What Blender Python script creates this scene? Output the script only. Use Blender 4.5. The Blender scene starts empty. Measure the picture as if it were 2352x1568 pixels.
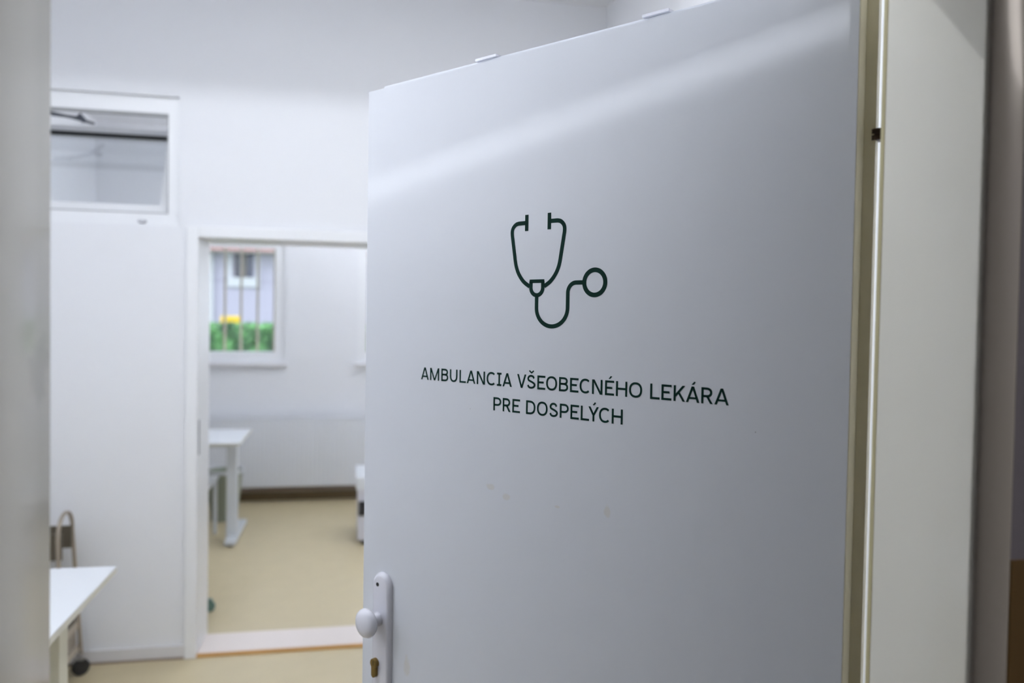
import bpy, bmesh, math, random
from mathutils import Vector, Matrix
random.seed(7)
C = bpy.context.scene.collection
S = bpy.context.scene

# ------------------------------------------------------------------ camera
EYE = 1.576
cam_d = bpy.data.cameras.new('camera')
cam_d.sensor_fit = 'HORIZONTAL'; cam_d.sensor_width = 36.0; cam_d.lens = 28.0
cam_d.clip_start = 0.02; cam_d.clip_end = 200
cam = bpy.data.objects.new('camera', cam_d); C.objects.link(cam)
yaw, pit, rol = 0.20028, 0.02623, 0.01637
f = Vector((math.sin(yaw)*math.cos(pit), math.cos(yaw)*math.cos(pit), -math.sin(pit)))
r0 = Vector((math.cos(yaw), -math.sin(yaw), 0)); u0 = r0.cross(f)
r = r0*math.cos(rol) + u0*math.sin(rol); u = -r0*math.sin(rol) + u0*math.cos(rol)
M = Matrix(((r.x, u.x, -f.x, 0), (r.y, u.y, -f.y, 0), (r.z, u.z, -f.z, EYE), (0, 0, 0, 1)))
cam.matrix_world = M
cam_d.dof.use_dof = True; cam_d.dof.focus_distance = 1.17; cam_d.dof.aperture_fstop = 2.8
S.camera = cam
# ------------------------------------------------------------------ view
S.view_settings.view_transform = 'Standard'
S.view_settings.look = 'None'
S.view_settings.gamma = 1.0
S.view_settings.use_curve_mapping = False
S.view_settings.exposure = 0.0
# ------------------------------------------------------------------ world
W = bpy.data.worlds.new('World'); S.world = W; W.use_nodes = True
bgn = W.node_tree.nodes['Background']
bgn.inputs[0].default_value = (0.86, 0.90, 1.0, 1); bgn.inputs[1].default_value = 3.9
# ------------------------------------------------------------------ lights
TUBE = 106.0        # emission of the tube in the finned ceiling light
PANEL = 8.0        # added fill panel on the treatment room ceiling, lights the door
PEND = 58.0         # added glowing box that brightens the back-room ceiling
PANEL3 = 15.0       # added fill panel behind the open door, lights the far wall
PANEL2 = 4.5       # added fill panel on the back room ceiling
CORR = 7.5         # added corridor fill panel, placed to light the frame and jambs
def area(name, loc, target, sx, sy, power, spread=180, col=(1, 1, 1)):
    d = bpy.data.lights.new(name, 'AREA'); d.shape = 'RECTANGLE'; d.size = sx; d.size_y = sy
    d.energy = power; d.spread = math.radians(spread); d.color = col
    o = bpy.data.objects.new(name, d); C.objects.link(o); o.location = loc
    o.rotation_euler = (Vector(target)-Vector(loc)).to_track_quat('-Z', 'Y').to_euler()
    return o
streak_beam = area('added_streak_light', (0.345, -1.60, 2.374), (0.345, 1.15, 1.866), 0.68, 0.022, 0.027, 1.4, (0.93, 0.96, 1))  # narrow unseen beam added to draw the bright streak on the door

# ------------------------------------------------------------------ materials
def lin(c):
    return tuple(((x/255)/12.92 if x/255 <= .04045 else ((x/255+.055)/1.055)**2.4) for x in c)
MATS = {}
def mat(name, col, rough=.5, metal=0., spec=.5, bump=0., bscale=200., var=0., vscale=3., coat=0., emit=0.):
    m = bpy.data.materials.new(name); m.use_nodes = True
    nt = m.node_tree; b = nt.nodes['Principled BSDF']
    b.inputs['Base Color'].default_value = (*col, 1)
    b.inputs['Roughness'].default_value = rough; b.inputs['Metallic'].default_value = metal
    b.inputs['Specular IOR Level'].default_value = spec
    b.inputs['Coat Weight'].default_value = coat
    tc = nt.nodes.new('ShaderNodeTexCoord')
    if emit:
        b.inputs['Emission Color'].default_value = (*col, 1); b.inputs['Emission Strength'].default_value = emit
    if var:
        n = nt.nodes.new('ShaderNodeTexNoise'); n.inputs['Scale'].default_value = vscale; n.inputs['Detail'].default_value = 5
        nt.links.new(tc.outputs['Object'], n.inputs['Vector'])
        mx = nt.nodes.new('ShaderNodeMix'); mx.data_type = 'RGBA'
        mx.inputs['A'].default_value = (*[c*(1-var) for c in col], 1)
        mx.inputs['B'].default_value = (*[min(1, c*(1+var)) for c in col], 1)
        nt.links.new(n.outputs['Fac'], mx.inputs['Factor']); nt.links.new(mx.outputs['Result'], b.inputs['Base Color'])
    if bump:
        n2 = nt.nodes.new('ShaderNodeTexNoise'); n2.inputs['Scale'].default_value = bscale; n2.inputs['Detail'].default_value = 3
        nt.links.new(tc.outputs['Object'], n2.inputs['Vector'])
        bp = nt.nodes.new('ShaderNodeBump'); bp.inputs['Strength'].default_value = bump; bp.inputs['Distance'].default_value = .002
        nt.links.new(n2.outputs['Fac'], bp.inputs['Height']); nt.links.new(bp.outputs['Normal'], b.inputs['Normal'])
    MATS[name] = m
    return m
wall_m = mat('white_wall_paint', (.83, .84, .87), .85, bump=.12, bscale=90, var=.012)
ceil_m = mat('white_ceiling_paint', (.85, .86, .89), .9, var=.01)
wall_gray = mat('lilac_corridor_paint', (.42, .41, .47), .7, var=.03)
dado_m = mat('ochre_dado_paint', (.30, .19, .07), .45, var=.05)
frame_m = mat('cream_steel_enamel', (.74, .72, .64), .24, coat=.2, bump=.05, bscale=30, var=.015, vscale=4)
door_m = mat('white_door_paint', (.69, .712, .757), .34, bump=.05, bscale=60, var=.012, vscale=6)
edge_m = mat('cream_door_edge_paint', (.86, .80, .62), .3, var=.05, vscale=12)
ink_m = mat('dark_green_vinyl', (.0005, .023, .016), .6, spec=.10)
white_pl = mat('white_glossy_enamel', (.74, .74, .80), .22, coat=.3)
pvc_m = mat('white_pvc', (.86, .87, .89), .35)
brass_m = mat('aged_brass', (.24, .16, .05), .38, metal=.85, var=.15, vscale=150)
dark_m = mat('dark_hole', (.01, .01, .01), .6)
gasket_m = mat('black_gasket', (.012, .014, .016), .6)
gap_shade_m = mat('grey_gap_shade', (.38, .39, .40), .6)  # grey that paints the shadow gap at the transom sash
dsteel_m = mat('dark_steel', (.12, .13, .16), .45, metal=.6)
steel_m = mat('brushed_steel', (.50, .50, .52), .3, metal=1)
hinge_m = mat('dark_bronze', (.07, .045, .035), .4, metal=.6)
floor_m = mat('beige_vinyl_floor', (.56, .475, .30), .42, bump=.03, bscale=300, var=.06, vscale=9)
cfloor_m = mat('dark_corridor_tiles', (.10, .075, .06), .5, var=.1)
thr_m = mat('pale_threshold_plastic', (.80, .72, .68), .4)
thr_o = mat('orange_wood_edge', (.55, .30, .09), .5, var=.1)
skirt_d = mat('brown_skirting', (.11, .075, .03), .5, var=.06)
skirt_w = mat('white_skirting', (.72, .71, .72), .5)
skirt_and_shade = mat('taupe_skirting_and_shade', (.30, .24, .20), .5)  # also paints the shaded wall band under the radiator
melam_m = mat('white_melamine', (.72, .745, .78), .3)
melam_e = mat('cream_table_edge', (.70, .69, .62), .4)
cream_m = mat('cream_powder_coat', (.66, .65, .55), .4)
leg_m = mat('white_powder_coat', (.68, .71, .74), .4)
rubber_m = mat('black_rubber', (.012, .012, .013), .5)
rimm_m = mat('pale_taupe_metal', (.52, .46, .38), .45)
tube_m = mat('warm_grey_metal', (.36, .31, .25), .4, metal=.35, var=.1)
plate_m = mat('dark_taupe_metal', (.13, .11, .08), .5, metal=.2)
basket_m = mat('green_grey_plastic', (.30, .33, .26), .5)
rad_m = mat('radiator_enamel', (.78, .80, .84), .35)
green_m = mat('green_grey_caster', (.10, .19, .17), .4)
chair_m = mat('charcoal_fabric', (.06, .065, .07), .9, var=.1, vscale=60)
print_m = mat('pale_lilac_plastic', (.62, .62, .68), .45)
black_m = mat('black_plastic', (.008, .008, .012), .4)
lamp_m = mat('lamp_housing', (.8, .8, .8), .5)
tube_e = mat('lit_fluorescent_tube', (.90, .94, 1.0), .5, emit=TUBE)
panel_e = mat('added_fill_panel', (.92, .95, 1.0), .5, emit=PANEL)
panel3_e = mat('added_fill_behind_door', (.92, .95, 1.0), .5, emit=PANEL3)
panel2_e = mat('added_fill_back_room', (.92, .95, 1.0), .5, emit=PANEL2)
corr_e = mat('added_fill_corridor', (1.0, .93, .88), .5, emit=CORR)
house_m = mat('lavender_render', (.385, .36, .44), .8, var=.02)
roof_m = mat('pink_roof_edge', (.42, .22, .21), .7)
hglass_m = mat('dark_house_glass', (.03, .04, .08), .2)
sill_m = mat('white_house_sill', (.50, .50, .52), .6)
grass_m = mat('grass', (.06, .14, .03), .9, var=.3)
bar_m = mat('tan_grille_paint', (.40, .32, .23), .5)
yellow_m = mat('yellow_enamel', (.75, .48, .0), .4)

def hedge_mat():
    m = bpy.data.materials.new('hedge_leaves'); m.use_nodes = True; nt = m.node_tree; b = nt.nodes['Principled BSDF']
    tc = nt.nodes.new('ShaderNodeTexCoord'); n = nt.nodes.new('ShaderNodeTexNoise'); n.inputs['Scale'].default_value = 4.5; n.inputs['Detail'].default_value = 8
    rp = nt.nodes.new('ShaderNodeValToRGB'); rp.color_ramp.elements[0].position = .36; rp.color_ramp.elements[0].color = (.012, .055, .018, 1)
    rp.color_ramp.elements[1].position = .62; rp.color_ramp.elements[1].color = (.13, .34, .10, 1)
    nt.links.new(tc.outputs['Object'], n.inputs['Vector']); nt.links.new(n.outputs['Fac'], rp.inputs['Fac']); nt.links.new(rp.outputs['Color'], b.inputs['Base Color'])
    b.inputs['Roughness'].default_value = .8
    return m
hedge_m = hedge_mat()

def glass_mat(name, refl=.12, tint=(.95, .98, 1)):
    m = bpy.data.materials.new(name); m.use_nodes = True; nt = m.node_tree
    for n in list(nt.nodes): nt.nodes.remove(n)
    o = nt.nodes.new('ShaderNodeOutputMaterial'); t = nt.nodes.new('ShaderNodeBsdfTransparent'); g = nt.nodes.new('ShaderNodeBsdfGlossy')
    t.inputs[0].default_value = (*tint, 1); g.inputs['Roughness'].default_value = .03
    mx = nt.nodes.new('ShaderNodeMixShader'); mx.inputs[0].default_value = refl
    nt.links.new(t.outputs[0], mx.inputs[1]); nt.links.new(g.outputs[0], mx.inputs[2]); nt.links.new(mx.outputs[0], o.inputs[0])
    return m
glass_m = glass_mat('window_glass', .06)
glass_t = glass_mat('transom_glass', .18, (.97, .985, 1))

def mark_mat(base, name, spots):
    """faint darker marks with shapes of their own, at given object-space points"""
    m = base.copy(); m.name = name; nt = m.node_tree; b = nt.nodes['Principled BSDF']
    tc = nt.nodes.new('ShaderNodeTexCoord')
    src = b.inputs['Base Color'].links[0].from_socket if b.inputs['Base Color'].is_linked else None
    for (p, rad, col, amt) in spots:
        nz = nt.nodes.new('ShaderNodeTexNoise'); nz.inputs['Scale'].default_value = 60
        nt.links.new(tc.outputs['Object'], nz.inputs['Vector'])
        vm = nt.nodes.new('ShaderNodeVectorMath'); vm.operation = 'SUBTRACT'; vm.inputs[1].default_value = p
        nt.links.new(tc.outputs['Object'], vm.inputs[0])
        sc = nt.nodes.new('ShaderNodeVectorMath'); sc.operation = 'DIVIDE'; sc.inputs[1].default_value = rad
        nt.links.new(vm.outputs[0], sc.inputs[0])
        ln = nt.nodes.new('ShaderNodeVectorMath'); ln.operation = 'LENGTH'; nt.links.new(sc.outputs[0], ln.inputs[0])
        ad = nt.nodes.new('ShaderNodeMath'); ad.operation = 'MULTIPLY_ADD'; ad.inputs[1].default_value = 1.4; ad.inputs[2].default_value = -.7
        nt.links.new(nz.outputs['Fac'], ad.inputs[0])
        a2 = nt.nodes.new('ShaderNodeMath'); a2.operation = 'ADD'; nt.links.new(ln.outputs['Value'], a2.inputs[0]); nt.links.new(ad.outputs[0], a2.inputs[1])
        mr = nt.nodes.new('ShaderNodeMapRange'); mr.inputs['From Min'].default_value = .6; mr.inputs['From Max'].default_value = 1.0
        mr.inputs['To Min'].default_value = amt; mr.inputs['To Max'].default_value = 0
        nt.links.new(a2.outputs[0], mr.inputs['Value'])
        mx = nt.nodes.new('ShaderNodeMix'); mx.data_type = 'RGBA'; mx.inputs['B'].default_value = (*col, 1)
        nt.links.new(mr.outputs['Result'], mx.inputs['Factor'])
        if src: nt.links.new(src, mx.inputs['A'])
        else: mx.inputs['A'].default_value = b.inputs['Base Color'].default_value
        src = mx.outputs['Result']
    nt.links.new(src, b.inputs['Base Color'])
    return m

# ------------------------------------------------------------------ mesh helpers
def bx(bm, x0, x1, y0, y1, z0, z1):
    v = [bm.verts.new((x, y, z)) for z in (z0, z1) for y in (y0, y1) for x in (x0, x1)]
    for q in ((0, 2, 3, 1), (4, 5, 7, 6), (0, 1, 5, 4), (1, 3, 7, 5), (3, 2, 6, 7), (2, 0, 4, 6)):
        bm.faces.new([v[i] for i in q])
    return v
def box(*a):
    bm = bmesh.new(); bx(bm, *a); return bm
def bevel(bm, w, seg=2):
    bmesh.ops.recalc_face_normals(bm, faces=bm.faces)
    bmesh.ops.bevel(bm, geom=list(bm.edges), offset=w, segments=seg, profile=.5, affect='EDGES', clamp_overlap=True)
    return bm
def tube(bm, pts, rad, n=10, cap=True):
    pts = [Vector(p) for p in pts]; rings = []
    t0 = (pts[1]-pts[0]).normalized()
    a = t0.orthogonal().normalized()
    for i, p in enumerate(pts):
        t = ((pts[min(i+1, len(pts)-1)]-p).normalized() + (p-pts[max(i-1, 0)]).normalized()).normalized()
        a = (a - t*a.dot(t)).normalized(); b = t.cross(a)
        rr = rad[i] if isinstance(rad, (list, tuple)) else rad
        rings.append([bm.verts.new(p + (a*math.cos(2*math.pi*k/n) + b*math.sin(2*math.pi*k/n))*rr) for k in range(n)])
    for i in range(len(rings)-1):
        for k in range(n):
            bm.faces.new((rings[i][k], rings[i][(k+1) % n], rings[i+1][(k+1) % n], rings[i+1][k]))
    if cap:
        bm.faces.new(rings[0][::-1]); bm.faces.new(rings[-1])
    return bm
def prism(bm, pts2, fn, t0, t1):
    """closed polygon pts2 -> solid between fn(a,b,t0) and fn(a,b,t1)"""
    A = [bm.verts.new(fn(a, b, t0)) for a, b in pts2]; B = [bm.verts.new(fn(a, b, t1)) for a, b in pts2]
    n = len(A); bm.faces.new(A[::-1]); bm.faces.new(B)
    for i in range(n): bm.faces.new((A[i], A[(i+1) % n], B[(i+1) % n], B[i]))
    return bm
def lathe(bm, prof, center, axis, n=32, sx=1., up=Vector((0, 0, 1))):
    """prof: list of (radius, distance along axis)"""
    axis = Vector(axis).normalized(); b = up; a = b.cross(axis).normalized(); rings = []
    for rr, hh in prof:
        if rr < 1e-6: rings.append([bm.verts.new(Vector(center)+axis*hh)])
        else: rings.append([bm.verts.new(Vector(center)+axis*hh+(a*math.cos(2*math.pi*k/n)*sx+b*math.sin(2*math.pi*k/n))*rr) for k in range(n)])
    for i in range(len(rings)-1):
        p, q = rings[i], rings[i+1]
        for k in range(n):
            k2 = (k+1) % n
            if len(p) == 1 and len(q) == 1: continue
            if len(p) == 1: bm.faces.new((p[0], q[k2], q[k]))
            elif len(q) == 1: bm.faces.new((p[k], p[k2], q[0]))
            else: bm.faces.new((p[k], p[k2], q[k2], q[k]))
    return bm
def obj(name, bm, m, parent=None, smooth=False, loc=None):
    bmesh.ops.recalc_face_normals(bm, faces=bm.faces)
    me = bpy.data.meshes.new(name); bm.to_mesh(me); bm.free(); me.materials.append(m)
    if smooth:
        for p in me.polygons: p.use_smooth = True
        try: me.set_sharp_from_angle(angle=math.radians(38))
        except Exception: pass
    o = bpy.data.objects.new(name, me); C.objects.link(o)
    if parent:
        o.parent = parent; o.matrix_parent_inverse = Matrix.Translation(parent.matrix_basis.translation).inverted()
    return o
def thing(name, label, cat, loc=(0, 0, 0), group=None, kind=None):
    o = bpy.data.objects.new(name, None); C.objects.link(o); o.location = loc; o.empty_display_size = .05
    if label: o['label'] = label
    if cat: o['category'] = cat
    if group: o['group'] = group
    if kind: o['kind'] = kind
    return o
def tag(o, label, cat, group=None, kind=None):
    o['label'] = label; o['category'] = cat
    if group: o['group'] = group
    if kind: o['kind'] = kind
    return o
def struct(name, bm, m, label, cat='wall', parent=None, smooth=False):
    o = obj(name, bm, m, parent, smooth); o['kind'] = 'structure'; o['label'] = label; o['category'] = cat
    return o

# ------------------------------------------------------------------ plan
YC, YS, YN = 0.617, 0.763, 0.790        # corridor face of frame, stop, room face of near wall
JR, JL = 0.555, -0.255                   # right / left reveal
ZH = 1.986                               # underside of the frame head
YF, YF2 = 3.852, 4.135                   # far wall, back of far wall
YB = 7.08                                # back wall of the back room
XL, XR = -2.25, 1.24                     # treatment room
ZC = 3.145
# floor
struct('floor_corridor', box(-2.2, 2.6, -2.2, .69, -.1, 0), cfloor_m, 'dark corridor floor under the viewer', 'floor')
struct('floor', box(-3.2, 2.6, .69, YB+.3, -.1, 0), floor_m, 'matte beige vinyl floor with a faint weld seam', 'floor')
struct('ceiling', box(-3.2, 2.6, YN-.10, YB+.3, ZC, ZC+.1), ceil_m, 'plain white plastered ceiling of the treatment room', 'ceiling')
struct('ceiling_corridor', box(-2.2, 2.6, -2.2, YN-.10, 2.62, 2.72), ceil_m, 'white ceiling above the dim corridor', 'ceiling')
# near wall (corridor / room), opening for the frame
FO = 0.042                               # frame outer margin
bm = bmesh.new()
bx(bm, JR+.046, 2.6, YC+.022, YN, 0, ZC); bx(bm, -3.2, JL-.046, YC+.022, YN, 0, ZC); bx(bm, JL-.046, JR+.046, YC+.022, YN, ZH+.046, ZC)
struct('wall_near', bm, wall_m, 'white wall around the doorway, room side')
bm = bmesh.new(); bx(bm, JR+.0465, 2.6, YC+.008, YC+.0215, 1.362, 2.62); bx(bm, -2.2, JL-.0465, YC+.008, YC+.0215, 1.362, 2.62); bx(bm, JL-.0465, JR+.0465, YC+.008, YC+.0215, ZH+.0465, 2.62)
struct('wall_corridor', bm, wall_gray, 'dim lilac-grey corridor wall right of the door frame')
bm = bmesh.new(); bx(bm, JR+.0465, 2.6, YC+.006, YC+.0215, 0, 1.362); bx(bm, -2.2, JL-.0465, YC+.006, YC+.0215, 0, 1.362)
struct('trim_dado', bm, dado_m, 'ochre-brown painted dado on the corridor wall right of the door frame', 'dado')
bm = bmesh.new(); bx(bm, -2.2, -2.1, -2.2, YC, 0, 2.62); struct('wall_corridor_left', bm, wall_gray, 'corridor end wall left of the viewer')
bm = bmesh.new(); bx(bm, 2.5, 2.6, -2.2, YC, 0, 2.62); struct('wall_corridor_right', bm, wall_gray, 'corridor end wall right of the viewer')
bm = bmesh.new(); bx(bm, -2.2, 2.6, -2.2, -2.1, 0, 2.62); struct('wall_corridor_back', bm, wall_gray, 'corridor wall behind the viewer')
# steel door frame: profile of one jamb (x outward, y depth), mitred round the opening
def frame_obj():
    bm = bmesh.new()
    R_ = .006
    def prof():
        p = []
        p += [(.044, YC+.010), (.040, YC+.002), (.036, YC)]           # corridor flange outer edge
        p += [(.010, YC), (.004, YC+.0015), (.0, YC+.006)]            # corridor nosing
        p += [(.0, YS-.007), (.0015, YS-.003), (.006, YS)]            # reveal then stop nose
        p += [(.030, YS), (.030, YN+.0015), (.044, YN+.0015), (.044, YN-.004), (.034, YN-.004), (.034, YC+.010)]
        return p
    P = prof(); rings = []
    for (sx, zf) in ((1, 0), (1, 1), (-1, 1), (-1, 0)):
        ring = []
        for (o, y) in P:
            x = JR+o if sx > 0 else JL-o
            z = (ZH+o) if zf else 0.0
            ring.append(bm.verts.new((x, y, z)))
        rings.append(ring)
    n = len(P)
    for i in range(3):
        for k in range(n):
            bm.faces.new((rings[i][k], rings[i][(k+1) % n], rings[i+1][(k+1) % n], rings[i+1][k]))
    bm.faces.new(rings[0]); bm.faces.new(rings[3][::-1])
    return bm
fr_m = mark_mat(frame_m, 'cream_steel_enamel_marked', [((JL, .733, 1.529), (.05, .028, .030), (.40, .38, .34), .30)])  # soft darker patch on the left reveal
struct('trim_door_frame', frame_obj(), fr_m, 'cream enamelled steel frame around the open lettered door', 'door frame', smooth=True)

bm = bmesh.new(); bx(bm, JR+.0030, JR+.014, YS+.0002, YS+.006, 0, ZH); struct('trim_door_seal', bm, mat('olive_door_seal', (.50, .45, .26), .5), 'olive-yellow seal along the hinge-side stop of the door frame', 'door seal')
# ------------------------------------------------------------------ open lettered door
HX, HY, AL, DW, DH = 0.56213, 0.81591, 0.67898, 0.85, 1.985
dd = Vector((-math.sin(AL), math.cos(AL), 0)); dn = Vector((-math.cos(AL), -math.sin(AL), 0)); H0 = Vector((HX, HY, 0))
def DP(s, z, o=0.): return H0 + dd*s + Vector((0, 0, z)) + dn*o      # o>0: towards corridor side
def dbox(bm, s0, s1, z0, z1, o0, o1):
    v = [bm.verts.new(DP(s, z, o)) for z in (z0, z1) for o in (o0, o1) for s in (s0, s1)]
    for q in ((0, 2, 3, 1), (4, 5, 7, 6), (0, 1, 5, 4), (1, 3, 7, 5), (3, 2, 6, 7), (2, 0, 4, 6)): bm.faces.new([v[i] for i in q])
door = thing('door_1', 'open white clinic door with green stethoscope emblem and lettering', 'door', (HX, HY, 0), kind='structure')
spots = []
for s, z, rr in ((.544, 1.312, (.009, .009, .006)), (.511, 1.301, (.009, .009, .006)), (.412, 1.301, (.006, .006, .003)), (.325, 1.309, (.006, .006, .010)), (.731, .969, (.010, .010, .018))):
    spots.append((tuple(DP(s, z)), rr, (.62, .58, .50), .45))
spots.append((tuple(DP(.111, 1.443)), (.0012,)*3, (.2, .18, .16), .6)); spots.append((tuple(DP(.59, 1.432)), (.0012,)*3, (.3, .3, .3), .5))
door_ms = mark_mat(door_m, 'white_door_paint_marked', spots)
bm = bmesh.new(); dbox(bm, 0.001, DW, .008, DH, -.025, 0); obj('door_leaf', bm, door_ms, door)
bm = bmesh.new(); dbox(bm, -.013, DW-.013, DH+.0002, DH+.0135, -.035, -.0252); obj('top_rebate', bm, door_m, door)
bm = bmesh.new(); dbox(bm, -.013, DW-.013, .008, DH, -.035, -.0252); obj('rebate_lip', bm, edge_m, door)['label'] = 'cream rebated lip behind the door face'
bm = bmesh.new(); dbox(bm, 0, .001, .008, DH, -.025, -.0004); obj('edge_lipping', bm, edge_m, door)['label'] = 'cream painted hinge edge of the door'
# hinge: two white knuckles with a dark bronze gap at eye height, another pair below
for hz in (1.797, .30):
    hp = Vector((.5955, .8245, 0))
    bm = bmesh.new(); tube(bm, [hp+Vector((0, 0, hz-.0065)), hp+Vector((0, 0, hz-.0008))], .0085, 14); tube(bm, [hp+Vector((0, 0, hz-.0008)), hp+Vector((0, 0, hz+.0008))], .0070, 14); tube(bm, [hp+Vector((0, 0, hz+.0008)), hp+Vector((0, 0, hz+.0065))], .0085, 14)
    bx(bm, hp.x-.004, hp.x+.004, YN+.0016, hp.y, hz-.005, hz+.005)
    hg = obj('hinge', bm, hinge_m, door, True); hg['label'] = 'short dark bronze hinge barrel'

# --- vinyl strokes on the door: u = metres to the right (decreasing s), v = height
OFF = .00035
def vfn(u, v, t): return DP(-u, v, t)
def slab(bm, pts): prism(bm, pts, vfn, .00005, OFF)
def ribbon(bm, pts, w, closed=False):
    P = [Vector((a, b)) for a, b in pts]
    Q = [P[0]]
    for p in P[1:]:
        if (p-Q[-1]).length > 1e-6: Q.append(p)
    P = Q; n = len(P)
    if closed and (P[0]-P[-1]).length < 1e-6: P.pop(); n -= 1
    Lp, Rp = [], []
    for i in range(n):
        if closed: a, b, c = P[i-1], P[i], P[(i+1) % n]
        else: a, b, c = P[max(i-1, 0)], P[i], P[min(i+1, n-1)]
        d1 = (b-a).normalized() if (b-a).length > 0 else (c-b).normalized()
        d2 = (c-b).normalized() if (c-b).length > 0 else d1
        n1 = Vector((-d1.y, d1.x)); n2 = Vector((-d2.y, d2.x)); m_ = (n1+n2).normalized(); k = w/2/max(.35, m_.dot(n1))
        Lp.append(b+m_*k); Rp.append(b-m_*k)
    rng = range(n) if closed else range(n-1)
    A = {}
    def V(key, p, t):
        if (key, t) not in A: A[(key, t)] = bm.verts.new(vfn(p.x, p.y, OFF if t else .00005))
        return A[(key, t)]
    for i in rng:
        j = (i+1) % n
        l0, l1, r1, r0_ = (('L', i), Lp[i]), (('L', j), Lp[j]), (('R', j), Rp[j]), (('R', i), Rp[i])
        bm.faces.new([V(k, p, 1) for k, p in (l0, l1, r1, r0_)])
        bm.faces.new([V(k, p, 1) for k, p in (l0, l1)] + [V(k, p, 0) for k, p in (l1, l0)])
        bm.faces.new([V(k, p, 1) for k, p in (r0_, r1)] + [V(k, p, 0) for k, p in (r1, r0_)])
    if not closed:
        for i in (0, n-1):
            bm.faces.new([V(('L', i), Lp[i], 1), V(('R', i), Rp[i], 1), V(('R', i), Rp[i], 0), V(('L', i), Lp[i], 0)])
def arc(cx, cy, rx, ry, a0, a1, n=14, e=2.):
    out = []
    for i in range(n+1):
        a = math.radians(a0+(a1-a0)*i/n); c, s = math.cos(a), math.sin(a)
        out.append((cx+rx*math.copysign(abs(c)**(2/e), c), cy+ry*math.copysign(abs(s)**(2/e), s)))
    return out
def spline(pts, n=6):
    out = []
    for i in range(len(pts)-1):
        p0, p1, p2, p3 = pts[max(i-1, 0)], pts[i], pts[i+1], pts[min(i+2, len(pts)-1)]
        for k in range(n):
            t = k/n
            out.append(tuple(.5*((2*p1[j])+(-p0[j]+p2[j])*t+(2*p0[j]-5*p1[j]+4*p2[j]-p3[j])*t*t+(-p0[j]+3*p1[j]-3*p2[j]+p3[j])*t**3) for j in (0, 1)))
    out.append(pts[-1]); return out
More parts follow.
